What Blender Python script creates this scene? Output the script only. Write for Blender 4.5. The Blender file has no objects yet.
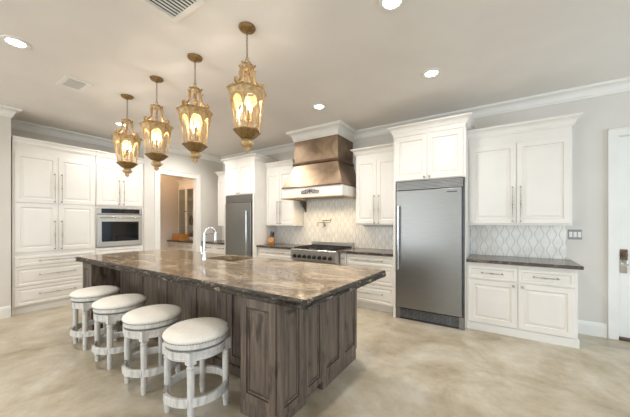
import bpy, bmesh, math, random
from mathutils import Vector, Matrix
from math import pi, sin, cos, radians, sqrt
random.seed(7)
S = bpy.context.scene
C = S.collection

# ------------------------------------------------------------------ camera / world / light / exposure
cam_d = bpy.data.cameras.new('camera'); cam = bpy.data.objects.new('camera', cam_d); C.objects.link(cam)
cam.location = (0, 0, 1.40); cam.rotation_euler = (radians(90), 0, radians(33.3))
cam_d.sensor_width = 36; cam_d.lens = 36 * 277 / 630; cam_d.shift_y = 13 / 630
cam_d.clip_start = .05
S.camera = cam
W = bpy.data.worlds.new('sky'); S.world = W; W.use_nodes = True
bg = W.node_tree.nodes['Background']; bg.inputs[0].default_value = (.80, .90, 1, 1); bg.inputs[1].default_value = 1.2
S.view_settings.view_transform = 'Standard'; S.view_settings.look = 'None'
S.view_settings.gamma = 1; S.view_settings.use_curve_mapping = False
S.view_settings.exposure = 0.42
S.cycles.max_bounces = 10; S.cycles.diffuse_bounces = 6; S.cycles.sample_clamp_indirect = 6
S.cycles.caustics_reflective = False; S.cycles.caustics_refractive = False
S.cycles.use_denoising = True

def area(name, loc, rot, sx, sy, power, col):
    l = bpy.data.lights.new(name, 'AREA'); l.shape = 'RECTANGLE'; l.size = sx; l.size_y = sy
    l.energy = power; l.color = col
    o = bpy.data.objects.new(name, l); o.location = loc; o.rotation_euler = rot; C.objects.link(o); return o
DAY = (.86, .935, 1.0)
# daylight entering through the window openings of the walls behind and beside the camera
area('window_daylight', (-3.6, -4.55, 1.45), (radians(116), 0, 0), 3.2, 2.2, 98, DAY)
area('window_daylight', (1.6, -4.55, 1.45), (radians(120), 0, 0), 3.2, 2.2, 85, DAY)
area('window_daylight', (4.55, 2.6, 1.45), (radians(72), 0, radians(90)), 3.0, 2.2, 68, (.60, .79, 1.0))

# ------------------------------------------------------------------ material helpers
def lin(c):
    return tuple(((v/255)/12.92 if v/255 <= .04045 else ((v/255+.055)/1.055)**2.4) for v in c) + (1,)
def base_mat(name, col, rough=.5, metal=0, spec=.5, coat=0):
    m = bpy.data.materials.new(name); m.use_nodes = True
    b = m.node_tree.nodes['Principled BSDF']
    b.inputs['Base Color'].default_value = lin(col); b.inputs['Roughness'].default_value = rough
    b.inputs['Metallic'].default_value = metal; b.inputs['Specular IOR Level'].default_value = spec
    b.inputs['Coat Weight'].default_value = coat
    return m, m.node_tree, b
def nd(nt, typ, **kw):
    n = nt.nodes.new(typ)
    for k, v in kw.items():
        if k in n.inputs.keys(): n.inputs[k].default_value = v
        else: setattr(n, k, v)
    return n
def ramp(nt, stops):
    r = nt.nodes.new('ShaderNodeValToRGB'); e = r.color_ramp.elements
    while len(e) < len(stops): e.new(.5)
    for i, (p, c) in enumerate(stops): e[i].position = p; e[i].color = lin(c)
    return r
def coords(nt, scale=(1, 1, 1)):
    t = nt.nodes.new('ShaderNodeTexCoord'); m = nt.nodes.new('ShaderNodeMapping')
    m.inputs['Scale'].default_value = scale; nt.links.new(t.outputs['Object'], m.inputs['Vector']); return m.outputs[0]
def mat(name, stops, rough=.5, metal=0, spec=.5, scale=(1, 1, 1), nscale=5, detail=4, dist=0, bump=0, bscale=None, coat=0, rvar=0):
    """noise-driven paint / stone / metal"""
    if isinstance(stops[0], int): stops = [(.3, tuple(int(v*.975) for v in stops)), (.7, stops)]
    m, nt, b = base_mat(name, stops[0][1], rough, metal, spec, coat)
    v = coords(nt, scale)
    n = nd(nt, 'ShaderNodeTexNoise', Scale=nscale, Detail=detail, Distortion=dist); nt.links.new(v, n.inputs['Vector'])
    r = ramp(nt, stops); nt.links.new(n.outputs['Fac'], r.inputs[0]); nt.links.new(r.outputs[0], b.inputs['Base Color'])
    if rvar:
        mr = nd(nt, 'ShaderNodeMapRange'); mr.inputs['To Min'].default_value = rough - rvar; mr.inputs['To Max'].default_value = rough + rvar
        nt.links.new(n.outputs['Fac'], mr.inputs[0]); nt.links.new(mr.outputs[0], b.inputs['Roughness'])
    if bump:
        n2 = nd(nt, 'ShaderNodeTexNoise', Scale=bscale or nscale*6, Detail=3); nt.links.new(v, n2.inputs['Vector'])
        bp = nd(nt, 'ShaderNodeBump', Strength=bump, Distance=.01); nt.links.new(n2.outputs['Fac'], bp.inputs['Height'])
        nt.links.new(bp.outputs[0], b.inputs['Normal'])
    return m
def emit(name, col, s):
    m = bpy.data.materials.new(name); m.use_nodes = True; b = m.node_tree.nodes['Principled BSDF']
    b.inputs['Base Color'].default_value = lin(col); b.inputs['Emission Color'].default_value = lin(col); b.inputs['Emission Strength'].default_value = s
    return m
def glass(name, tint=(255, 252, 246), refl=.10):
    m = bpy.data.materials.new(name); m.use_nodes = True; nt = m.node_tree; nt.nodes.clear()
    o = nt.nodes.new('ShaderNodeOutputMaterial'); mx = nt.nodes.new('ShaderNodeMixShader')
    t = nt.nodes.new('ShaderNodeBsdfTransparent'); g = nt.nodes.new('ShaderNodeBsdfGlossy')
    t.inputs[0].default_value = lin(tint); g.inputs['Roughness'].default_value = .05
    lw = nd(nt, 'ShaderNodeLayerWeight', Blend=.15); mp = nd(nt, 'ShaderNodeMapRange')
    mp.inputs['To Min'].default_value = refl*.4; mp.inputs['To Max'].default_value = .6
    nt.links.new(lw.outputs['Facing'], mp.inputs[0]); nt.links.new(mp.outputs[0], mx.inputs[0])
    nt.links.new(t.outputs[0], mx.inputs[1]); nt.links.new(g.outputs[0], mx.inputs[2]); nt.links.new(mx.outputs[0], o.inputs[0])
    return m

M = {}
M['white'] = mat('cream_cabinet_paint', (236, 232, 225), rough=.38, nscale=3)
M['glaze'] = mat('tan_glaze', [(.3, (202, 190, 168)), (.7, (216, 206, 187))], rough=.5, nscale=20)
M['trimwhite'] = mat('white_trim_paint', (234, 232, 226), rough=.4, nscale=3)
M['wall'] = mat('warm_grey_wall_paint', (219, 214, 206), rough=.75, nscale=2, bump=.03, bscale=180)
M['ceil'] = mat('ceiling_paint', (234, 229, 223), rough=.85, nscale=2, bump=.03, bscale=150)
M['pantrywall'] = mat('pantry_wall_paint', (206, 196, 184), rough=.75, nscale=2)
M['steel'] = mat('brushed_steel', [(.3, (136, 135, 132)), (.7, (148, 147, 143))], rough=.36, metal=.95, scale=(1, 1, 60), nscale=9, detail=2, rvar=.04)
M['rangesteel'] = mat('bright_brushed_steel', [(.3, (196, 192, 184)), (.7, (214, 210, 202))], rough=.32, metal=.8, scale=(60, 1, 1), nscale=9, detail=2)
M['steelh'] = mat('polished_steel', [(.3, (190, 190, 190)), (.7, (205, 205, 204))], rough=.18, metal=1, nscale=8)
M['darksteel'] = mat('dark_steel', [(.3, (70, 72, 74)), (.7, (92, 93, 95))], rough=.35, metal=.8, nscale=12)
M['midsteel'] = mat('grille_steel', [(.3, (116, 118, 120)), (.7, (136, 138, 139))], rough=.4, metal=.6, nscale=12)
M['chrome'] = mat('chrome', [(.3, (225, 225, 225)), (.7, (235, 235, 235))], rough=.08, metal=1, nscale=4)
M['nickel'] = mat('antique_nickel', [(.3, (150, 138, 122)), (.55, (190, 182, 170)), (.8, (205, 198, 188))], rough=.28, metal=.9, nscale=60, detail=2)
M['gun'] = mat('dark_beads', [(.3, (105, 96, 84)), (.7, (130, 120, 106))], rough=.35, metal=.9, nscale=60)
M['black'] = mat('black_iron', [(.3, (22, 22, 23)), (.7, (34, 33, 33))], rough=.5, nscale=40)
M['blackglass'] = mat('black_glass', [(.3, (10, 11, 13)), (.7, (14, 15, 17))], rough=.06, nscale=2, spec=.6)
M['gold'] = mat('antique_gold', [(.25, (132, 102, 62)), (.5, (188, 155, 106)), (.75, (222, 198, 154))], rough=.5, metal=.2, nscale=26, detail=6, bump=.25, bscale=60)
M['palegold'] = mat('pale_gold_frame', [(.25, (172, 138, 90)), (.7, (208, 178, 128))], rough=.5, metal=.2, nscale=30, detail=5)
M['darkgold'] = mat('aged_brass', [(.25, (92, 70, 40)), (.5, (134, 106, 64)), (.8, (170, 140, 92))], rough=.42, metal=.6, nscale=40, detail=6, bump=.4, bscale=90)
M['copper'] = mat('aged_copper', [(.28, (112, 95, 77)), (.45, (142, 122, 101)), (.6, (162, 140, 117)), (.75, (130, 111, 91))], rough=.42, metal=.85, nscale=3.2, detail=7, dist=.8, rvar=.06)
M['copperdark'] = mat('dark_copper', [(.28, (96, 76, 60)), (.7, (130, 104, 86))], rough=.4, metal=.7, nscale=6, detail=5)
M['lamplit_tan'] = mat('lamplit_trim', [(.3, (176, 140, 96)), (.7, (200, 166, 120))], rough=.45, scale=(1, 8, 8), nscale=6)  # tan glow of the hood lamps put into the molding colour
M['stool'] = mat('whitewashed_wood', [(.25, (176, 174, 172)), (.45, (206, 204, 200)), (.7, (222, 220, 215))], rough=.6, scale=(3, 3, .6), nscale=14, detail=6, bump=.15)
M['linen'] = mat('ivory_upholstery', [(.3, (232, 226, 214)), (.7, (240, 235, 225))], rough=.85, nscale=40, bump=.12, bscale=400)
M['bead'] = mat('grey_nailhead', [(.3, (120, 116, 110)), (.7, (150, 146, 138))], rough=.35, metal=.7, nscale=30)
M['boxwood'] = mat('honey_wood', [(.3, (176, 116, 52)), (.7, (206, 148, 78))], rough=.5, scale=(2, 8, 8), nscale=6)
M['brown'] = mat('dark_brown_wood', [(.3, (70, 50, 40)), (.7, (92, 68, 54))], rough=.5, scale=(1, 8, 8), nscale=6)
M['bronze'] = mat('oil_rubbed_bronze', [(.3, (92, 74, 60)), (.7, (124, 102, 84))], rough=.35, metal=.8, nscale=20)
M['wax'] = mat('candle_sleeve', (190, 160, 112), rough=.6, nscale=6)
M['shadowgap'] = mat('vent_shade', [(.3, (58, 62, 68)), (.7, (74, 78, 84))], rough=.7, nscale=6)
M['plate'] = mat('grey_switch_plate', [(.3, (138, 138, 138)), (.7, (152, 152, 151))], rough=.45, metal=.2, nscale=8)
M['jar'] = mat('dark_jar', [(.3, (66, 52, 46)), (.7, (92, 72, 62))], rough=.3, nscale=8)
M['bulb'] = emit('lamp_bulb', (255, 240, 212), 12)
M['can'] = emit('downlight_lens', (255, 246, 232), 22)
M['hoodbulb'] = emit('hood_bulb', (255, 236, 200), 20)
M['pane'] = glass('clear_pane')
M['cabglass'] = glass('cabinet_glass', (246, 248, 244), .2)

def wood():
    m, nt, b = base_mat('grey_brown_stained_wood', (110, 95, 85), .5)
    v = coords(nt, (11, 11, .6)); n = nd(nt, 'ShaderNodeTexNoise', Scale=3.6, Detail=8, Roughness=.6, Distortion=.35)
    nt.links.new(v, n.inputs['Vector'])
    r = ramp(nt, [(.24, (66, 55, 47)), (.42, (90, 78, 69)), (.55, (110, 96, 84)), (.74, (136, 118, 101))])
    nt.links.new(n.outputs['Fac'], r.inputs[0])
    v2 = coords(nt, (5, 5, 1.6)); k = nd(nt, 'ShaderNodeTexNoise', Scale=2.4, Detail=3); nt.links.new(v2, k.inputs['Vector'])
    kr = ramp(nt, [(.29, (80, 64, 56)), (.43, (255, 255, 255))]); nt.links.new(k.outputs['Fac'], kr.inputs[0])
    mx = nd(nt, 'ShaderNodeMix', data_type='RGBA', blend_type='MULTIPLY'); mx.inputs[0].default_value = .75
    nt.links.new(r.outputs[0], mx.inputs[6]); nt.links.new(kr.outputs[0], mx.inputs[7]); nt.links.new(mx.outputs[2], b.inputs['Base Color'])
    bp = nd(nt, 'ShaderNodeBump', Strength=.15, Distance=.004); nt.links.new(n.outputs['Fac'], bp.inputs['Height']); nt.links.new(bp.outputs[0], b.inputs['Normal'])
    return m
M['wood'] = wood()
M['woodgroove'] = mat('dark_groove', [(.3, (52, 42, 38)), (.7, (70, 58, 52))], rough=.55, nscale=10)  # grooves coloured darker so the raised panels stand out
def granite(name, stops, sc, rough, rot=.35, dist=2.2):
    m, nt, b = base_mat(name, stops[0][1], rough)
    t = nt.nodes.new('ShaderNodeTexCoord'); mp = nt.nodes.new('ShaderNodeMapping')
    mp.inputs['Rotation'].default_value = (0, 0, rot); mp.inputs['Scale'].default_value = (sc*.7, sc*1.35, sc)
    nt.links.new(t.outputs['Object'], mp.inputs[0])
    n = nd(nt, 'ShaderNodeTexNoise', Scale=1.7, Detail=9, Roughness=.62, Distortion=dist); nt.links.new(mp.outputs[0], n.inputs['Vector'])
    f = nd(nt, 'ShaderNodeTexNoise', Scale=26, Detail=4, Roughness=.7); nt.links.new(mp.outputs[0], f.inputs['Vector'])
    ad = nd(nt, 'ShaderNodeMath', operation='MULTIPLY_ADD'); ad.inputs[1].default_value = .22
    nt.links.new(f.outputs['Fac'], ad.inputs[0]); nt.links.new(n.outputs['Fac'], ad.inputs[2])
    r = ramp(nt, stops); nt.links.new(ad.outputs[0], r.inputs[0]); nt.links.new(r.outputs[0], b.inputs['Base Color'])
    return m
M['granite'] = granite('brown_swirl_granite', [(.40, (70, 58, 48)), (.49, (118, 101, 85)), (.54, (152, 134, 114)), (.575, (108, 90, 73)), (.62, (172, 150, 118)), (.665, (126, 107, 89)), (.72, (196, 178, 150)), (.82, (138, 118, 98))], .9, .15, .5, 3.4)
M['granitedark'] = granite('dark_brown_granite', [(.38, (44, 38, 34)), (.52, (82, 72, 64)), (.60, (58, 50, 45)), (.72, (120, 106, 92))], 3, .18)
M['chisel'] = mat('chiselled_granite_edge', [(.36, (18, 15, 13)), (.47, (56, 47, 37)), (.55, (26, 22, 18)), (.62, (104, 90, 70)), (.72, (188, 172, 144))], rough=.45, nscale=20, detail=7, dist=1.6, bump=1.0, bscale=40, scale=(.6, .6, 1.6))
def floor_mat():
    m, nt, b = base_mat('polished_stained_concrete', (180, 168, 146), .28)
    v = coords(nt); n = nd(nt, 'ShaderNodeTexNoise', Scale=1.3, Detail=7, Roughness=.6, Distortion=.7); nt.links.new(v, n.inputs['Vector'])
    f = nd(nt, 'ShaderNodeTexNoise', Scale=5, Detail=10, Roughness=.74); nt.links.new(v, f.inputs['Vector'])
    ad = nd(nt, 'ShaderNodeMath', operation='MULTIPLY_ADD'); ad.inputs[1].default_value = .5
    nt.links.new(f.outputs['Fac'], ad.inputs[0]); nt.links.new(n.outputs['Fac'], ad.inputs[2])
    r = ramp(nt, [(.52, (142, 126, 100)), (.64, (170, 156, 131)), (.76, (188, 176, 154)), (.92, (206, 198, 182))])
    nt.links.new(ad.outputs[0], r.inputs[0]); nt.links.new(r.outputs[0], b.inputs['Base Color'])
    mr = nd(nt, 'ShaderNodeMapRange'); mr.inputs['To Min'].default_value = .22; mr.inputs['To Max'].default_value = .40
    nt.links.new(f.outputs['Fac'], mr.inputs[0]); nt.links.new(mr.outputs[0], b.inputs['Roughness'])
    return m
M['floor'] = floor_mat()
def tile_mat():
    """ogee / lantern tile: two families of cosine lines along x with opposite phase"""
    m, nt, b = base_mat('lantern_tile', (226, 222, 214), .22)
    t = nt.nodes.new('ShaderNodeTexCoord'); sx = nt.nodes.new('ShaderNodeSeparateXYZ'); nt.links.new(t.outputs['Object'], sx.inputs[0])
    P, Hh, A = .125, .205, .0175
    def mth(op, a, b2=None, c=None):
        n = nt.nodes.new('ShaderNodeMath'); n.operation = op
        for i, q in enumerate((a, b2, c)):
            if q is None: continue
            if isinstance(q, (int, float)): n.inputs[i].default_value = q
            else: nt.links.new(q, n.inputs[i])
        return n.outputs[0]
    cs = mth('MULTIPLY', mth('COSINE', mth('MULTIPLY', sx.outputs['Z'], 2*pi/Hh)), A)
    d1 = mth('ABSOLUTE', mth('WRAP', mth('SUBTRACT', sx.outputs['X'], cs), P/2, -P/2))
    d2 = mth('ABSOLUTE', mth('WRAP', mth('ADD', mth('SUBTRACT', sx.outputs['X'], P/2), cs), P/2, -P/2))
    d = mth('MINIMUM', d1, d2)
    mr = nd(nt, 'ShaderNodeMapRange'); mr.inputs['From Min'].default_value = .0028; mr.inputs['From Max'].default_value = .0065
    nt.links.new(d, mr.inputs[0])
    n = nd(nt, 'ShaderNodeTexNoise', Scale=9, Detail=5); nt.links.new(t.outputs['Object'], n.inputs['Vector'])
    r = ramp(nt, [(.35, (226, 222, 213)), (.65, (238, 235, 228))]); nt.links.new(n.outputs['Fac'], r.inputs[0])
    mx = nd(nt, 'ShaderNodeMix', data_type='RGBA'); mx.inputs[6].default_value = lin((204, 199, 188))
    nt.links.new(mr.outputs[0], mx.inputs[0]); nt.links.new(r.outputs[0], mx.inputs[7]); nt.links.new(mx.outputs[2], b.inputs['Base Color'])
    bp = nd(nt, 'ShaderNodeBump', Strength=.3, Distance=.003); nt.links.new(mr.outputs[0], bp.inputs['Height']); nt.links.new(bp.outputs[0], b.inputs['Normal'])
    return m
M['tile'] = tile_mat()

# ------------------------------------------------------------------ mesh builder
class MB:
    def __init__(s): s.v = []; s.f = []; s.m = []
    def add(s, vs, fs, mi=0):
        o = len(s.v); s.v += [tuple(q) for q in vs]
        for f in fs: s.f.append(tuple(o+i for i in f)); s.m.append(mi)
        return s
    def box(s, x0, y0, z0, x1, y1, z1, mi=0):
        vs = [(x, y, z) for z in (z0, z1) for y in (y0, y1) for x in (x0, x1)]
        return s.add(vs, [(0, 2, 3, 1), (4, 5, 7, 6), (0, 1, 5, 4), (1, 3, 7, 5), (3, 2, 6, 7), (2, 0, 4, 6)], mi)
    def frustum(s, a, b, mi=0):   # a,b = (x0,y0,x1,y1,z)
        vs = []
        for x0, y0, x1, y1, z in (a, b): vs += [(x0, y0, z), (x1, y0, z), (x1, y1, z), (x0, y1, z)]
        return s.add(vs, [(3, 2, 1, 0), (4, 5, 6, 7)] + [(i, (i+1) % 4, 4+(i+1) % 4, 4+i) for i in range(4)], mi)
    def rings(s, rs, closed=True, cap=True, mi=0):
        n = len(rs[0]); vs = [p for r in rs for p in r]; fs = []
        for k in range(len(rs)-1):
            for i in range(n if closed else n-1):
                j = (i+1) % n; fs.append((k*n+i, k*n+j, (k+1)*n+j, (k+1)*n+i))
        if cap: fs.append(tuple(range(n-1, -1, -1))); fs.append(tuple((len(rs)-1)*n+i for i in range(n)))
        return s.add(vs, fs, mi)
    def lathe(s, prof, c=(0, 0, 0), n=24, axis='z', mod=None, mi=0, a0=0):
        rs = []
        for r, h in prof:
            ring = []
            for i in range(n):
                a = a0 + 2*pi*i/n; q = max(r, 1e-4) * (mod(a, h) if mod else 1)
                p = (q*cos(a), q*sin(a), h)
                if axis == 'x': p = (p[2], p[0], p[1])
                elif axis == 'y': p = (p[1], p[2], p[0])
                ring.append((p[0]+c[0], p[1]+c[1], p[2]+c[2]))
            rs.append(ring)
        return s.rings(rs, mi=mi)
    def tube(s, pts, r, n=8, closed=False, mi=0):
        P = [Vector(p) for p in pts]; N = len(P); rr = r if isinstance(r, (list, tuple)) else [r]*N; rs = []; up = None
        for i in range(N):
            if closed: d = P[(i+1) % N]-P[i-1]
            else: d = P[min(i+1, N-1)]-P[max(i-1, 0)]
            d.normalize()
            if up is None: up = Vector((0, 0, 1)) if abs(d.z) < .9 else Vector((1, 0, 0))
            x = d.cross(up)
            if x.length < 1e-5: x = d.cross(Vector((0, 1, 0)))
            x.normalize(); up = x.cross(d).normalized()
            rs.append([P[i]+x*(rr[i]*cos(2*pi*k/n))+up*(rr[i]*sin(2*pi*k/n)) for k in range(n)])
        if closed: rs.append(rs[0])
        return s.rings(rs, cap=not closed, mi=mi)
    def ball(s, c, r, n=10, sq=1, mi=0):
        return s.lathe([(r*sin(pi*k/6), -r*sq*cos(pi*k/6)) for k in range(7)], c, n, mi=mi)
    def sweep(s, path, prof, mi=0):   # profile (out,z) swept along xy path, outward = right-hand side; mitred
        P = [Vector(p) for p in path]; dirs = [(P[i+1]-P[i]).normalized() for i in range(len(P)-1)]
        nr = [Vector((d.y, -d.x)) for d in dirs]; rs = []
        for i, p in enumerate(P):
            if i == 0: m = nr[0]
            elif i == len(P)-1: m = nr[-1]
            else: m = (nr[i-1]+nr[i])/(1+nr[i-1].dot(nr[i]))
            rs.append([(p.x+m.x*o, p.y+m.y*o, z) for o, z in prof])
        return s.rings(rs, mi=mi)
    def panel(s, x0, z0, x1, z1, y=0, t=.02, fr=.06, face=0, groove=1, dp=.009):
        """raised-panel front in the xz plane, facing -y"""
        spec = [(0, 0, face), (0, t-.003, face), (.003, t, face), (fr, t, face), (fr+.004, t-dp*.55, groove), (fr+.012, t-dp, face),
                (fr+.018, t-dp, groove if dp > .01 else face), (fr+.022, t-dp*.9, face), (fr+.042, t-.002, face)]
        w = min(x1-x0, z1-z0)/2; spec = [q for q in spec if q[0] < w-.008]
        o = len(s.v)
        for ins, d, _ in spec:
            s.v += [(x0+ins, y-d, z0+ins), (x1-ins, y-d, z0+ins), (x1-ins, y-d, z1-ins), (x0+ins, y-d, z1-ins)]
        for k in range(len(spec)-1):
            for i in range(4):
                j = (i+1) % 4; s.f.append((o+4*k+i, o+4*k+j, o+4*k+4+j, o+4*k+4+i)); s.m.append(spec[k+1][2])
        k = len(spec)-1; s.f.append(tuple(o+4*k+i for i in range(4))); s.m.append(face)
        s.f.append((o+3, o+2, o+1, o)); s.m.append(face); return s
    def shift(s, d): s.v = [(a+d[0], b+d[1], c+d[2]) for a, b, c in s.v]; return s
    def turn(s, a): s.v = [(x*cos(a)-y*sin(a), x*sin(a)+y*cos(a), z) for x, y, z in s.v]; return s
    def build(s, name, mats, parent=None, loc=(0, 0, 0), rz=0, smooth=None, bevel=0, world=False, label=None):
        if not isinstance(mats, (list, tuple)): mats = [mats]
        if world: s.shift(tuple(-q for q in parent.location))
        me = bpy.data.meshes.new(name); me.from_pydata(s.v, [], s.f)
        for m in mats: me.materials.append(m if not isinstance(m, str) else M[m])
        for p, i in zip(me.polygons, s.m): p.material_index = min(i, len(mats)-1)
        if smooth:
            for p in me.polygons: p.use_smooth = True
            me.set_sharp_from_angle(angle=radians(smooth))
        me.update()
        bm = bmesh.new(); bm.from_mesh(me); bmesh.ops.recalc_face_normals(bm, faces=bm.faces[:]); bm.to_mesh(me); bm.free()
        o = bpy.data.objects.new(name, me); C.objects.link(o); o.location = loc; o.rotation_euler = (0, 0, rz)
        if bevel:
            b = o.modifiers.new('bevel', 'BEVEL'); b.width = bevel; b.segments = 2; b.limit_method = 'ANGLE'; b.angle_limit = radians(40)
        if parent: o.parent = parent
        if label: o['label'] = label
        return o
def tag(o, label, cat, group=None):
    o['label'] = label; o['category'] = cat
    if group: o['group'] = group
    return o
def thing(name, label, cat, loc=(0, 0, 0), rz=0, group=None):
    o = bpy.data.objects.new(name, None); o.empty_display_size = .1; C.objects.link(o); o.location = loc; o.rotation_euler = (0, 0, rz)
    return tag(o, label, cat, group)
def struct(o): o['kind'] = 'structure'; return o
def kids(o): return [c for c in bpy.data.objects if c.parent == o]
def dup(o, parent=None):
    c = o.copy(); C.objects.link(c)
    if parent: c.parent = parent
    for k in kids(o): dup(k, c)
    return c

# ------------------------------------------------------------------ the room shell
CE = 3.06
struct(MB().box(-8, -4.8, -.12, 4.8, 5.0, 0).build('floor', 'floor'))
struct(MB().box(-8, -4.8, CE, 4.8, 5.0, CE+.12).build('ceiling', 'ceil'))
struct(MB().box(-6.9, -4.6, 0, -5.97, .95, CE).build('wall_left', 'wall'))
struct(MB().box(-6.9, .95, 0, -6.63, 2.805, CE).build('wall_alcove', 'wall'))
w = MB(); w.box(-6.12, 2.805, 0, -6.0, 3.105, CE); w.box(-6.12, 3.985, 0, -6.0, 4.72, CE); w.box(-6.12, 3.105, 2.43, -6.0, 3.985, CE)
w.box(-7.4, 2.805, 0, -6.12, 2.9, CE)
struct(w.build('wall_doorway', 'wall'))
struct(MB().box(-7.4, 2.9, 0, -7.3, 4.72, CE).build('wall_pantry_end', 'pantrywall'))
w = MB(); w.box(-8, 4.72, 0, 1.195, 4.9, CE); w.box(2.115, 4.72, 0, 4.8, 4.9, CE); w.box(1.195, 4.72, 2.42, 2.115, 4.9, CE)
struct(w.build('wall_back', 'wall'))
def holed(name, axis, c0, c1, span, holes):
    w = MB(); z0, z1 = .3, 2.6; a, e = span
    def bx(u0, u1, q0, q1):
        if axis == 'y': w.box(u0, c0, q0, u1, c1, q1)
        else: w.box(c0, u0, q0, c1, u1, q1)
    bx(a, e, 0, z0); bx(a, e, z1, CE); p = a
    for h0, h1 in holes: bx(p, h0, z0, z1); p = h1
    bx(p, e, z0, z1)
    struct(w.build(name, 'wall'))
holed('wall_rear', 'y', -4.8, -4.6, (-6.9, 4.8), [(-5.2, -2.0), (0, 3.2)])
holed('wall_right', 'x', 4.6, 4.8, (-4.6, 4.72), [(1.0, 4.2)])
def winframe(name, axis, c, u0, u1):
    w = MB()
    def bx(a, b, q0, q1):
        if axis == 'y': w.box(a, c-.06, q0, b, c, q1)
        else: w.box(c, a, q0, c+.06, b, q1)
    for q in (.3, 2.54): bx(u0, u1, q, q+.06)
    for k in range(4): x = u0+(u1-u0-.06)*k/3; bx(x, x+.06, .36, 2.54)
    struct(w.build(name, 'trimwhite'))
winframe('window_1', 'y', -4.64, -5.2, -2.0); winframe('window_2', 'y', -4.64, 0, 3.2); winframe('window_3', 'x', 4.64, 1.0, 4.2)

def crown(z0, z1, p):
    h = z1-z0
    return [(0, z0), (.012, z0), (.014, z0+h*.14), (.022, z0+h*.18)] + \
           [(.022+(p*.86-.022)*(1-cos(t*pi/2)), z0+h*(.18+.58*sin(t*pi/2))) for t in (.2, .4, .6, .8, 1)] + \
           [(p*.90, z0+h*.80), (p*.98, z0+h*.84), (p, z0+h*.9), (p, z1), (0, z1)]
CR = crown(2.925, CE-.002, .10)
struct(MB().sweep([(-5.97, -4.6), (-5.97, .95), (-6.63, .95), (-6.63, 2.805), (-6.0, 2.805), (-6.0, 4.72), (-3.17, 4.72)], CR).build('trim_1', 'trimwhite', smooth=30))
struct(MB().sweep([(-2.245, 4.72), (4.6, 4.72), (4.6, -4.6)], CR).build('trim_2', 'trimwhite', smooth=30))
BB = [(0, 0), (.016, 0), (.016, .125), (.012, .15), (.004, .165), (0, .168)]
struct(MB().sweep([(-5.97, -4.6), (-5.97, .948)], BB).build('baseboard_left', 'trimwhite'))
struct(MB().sweep([(.77, 4.72), (1.108, 4.72)], BB).build('baseboard_back', 'trimwhite'))
struct(MB().sweep([(2.2, 4.72), (4.6, 4.72), (4.6, -4.6)], BB).build('baseboard_right', 'trimwhite'))
# doorway casing + jamb lining (pantry opening in the wall x=-6)
def casing(path, wd, th):
    pass
w = MB()
for (a, b, q0, q1) in ((3.02, 3.105, 0, 2.43), (3.985, 4.07, 0, 2.43), (3.02, 4.07, 2.43, 2.515)):
    w.box(-6.0, a, q0, -5.982, b, q1)
w.box(-6.0, 3.005, 0, -5.974, 3.02, 2.53); w.box(-6.0, 4.07, 0, -5.974, 4.085, 2.53); w.box(-6.0, 3.005, 2.515, -5.97, 4.085, 2.535)
w.box(-6.125, 3.105, 0, -5.986, 3.12, 2.43); w.box(-6.125, 3.97, 0, -5.986, 3.985, 2.43); w.box(-6.125, 3.12, 2.415, -5.986, 3.97, 2.43)
struct(w.build('trim_3', 'trimwhite', bevel=.003))
hg = MB()
for z in (2.185, .3): hg.box(-6.04, 3.118, z-.045, -6.01, 3.127, z+.045); hg.lathe([(.007, -.05), (.007, .05)], (-6.005, 3.125, z), 8)
struct(hg.build('trim_4', 'bronze'))
# door casing on the right, door and its lock set
w = MB()
for (a, b, q0, q1) in ((1.112, 1.195, 0, 2.42), (2.115, 2.198, 0, 2.42), (1.112, 2.198, 2.42, 2.503)):
    w.box(a, 4.70, q0, b, 4.72, q1)
w.box(1.112, 4.69, 0, 1.127, 4.70, 2.503); w.box(2.183, 4.69, 0, 2.198, 4.70, 2.503); w.box(1.112, 4.69, 2.488, 2.198, 4.70, 2.503)
w.box(1.195, 4.705, 0, 1.205, 4.80, 2.42); w.box(2.105, 4.705, 0, 2.115, 4.80, 2.42); w.box(1.205, 4.705, 2.41, 2.105, 4.80, 2.42)
struct(w.build('trim_5', 'trimwhite', bevel=.003))
struct(MB().box(1.205, 4.70, 0, 2.105, 4.80, .028).build('trim_6', 'brown'))
d = MB(); d.box(1.207, 4.752, .03, 2.103, 4.79, 2.408)
for z0, z1 in ((.25, .95), (1.12, 2.27)):
    for x0, x1 in ((1.33, 1.62), (1.69, 1.98)): d.panel(x0, z0, x1, z1, 4.752, .006, .02)
door = struct(d.build('door_1', ['trimwhite', 'trimwhite']))
b = MB(); b.box(1.225, 4.735, .945, 1.285, 4.752, 1.07); b.lathe([(.024, 4.70), (.024, 4.735)], (1.255, 0, 1.01), 16, 'y'); b.box(1.25, 4.685, .99, 1.26, 4.70, 1.03)
b.build('deadbolt', 'bronze', door, smooth=40, bevel=.004)
b = MB(); b.box(1.228, 4.738, .79, 1.282, 4.752, .942); b.lathe([(.02, 4.70), (.02, 4.738)], (1.255, 0, .89), 16, 'y')
b.tube([(1.255, 4.70, .89), (1.28, 4.69, .892), (1.33, 4.69, .89), (1.36, 4.695, .888)], .010, 10)
b.build('door_handle', 'chrome', door, smooth=40, bevel=.003, label='chrome door lever on its plate')

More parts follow.
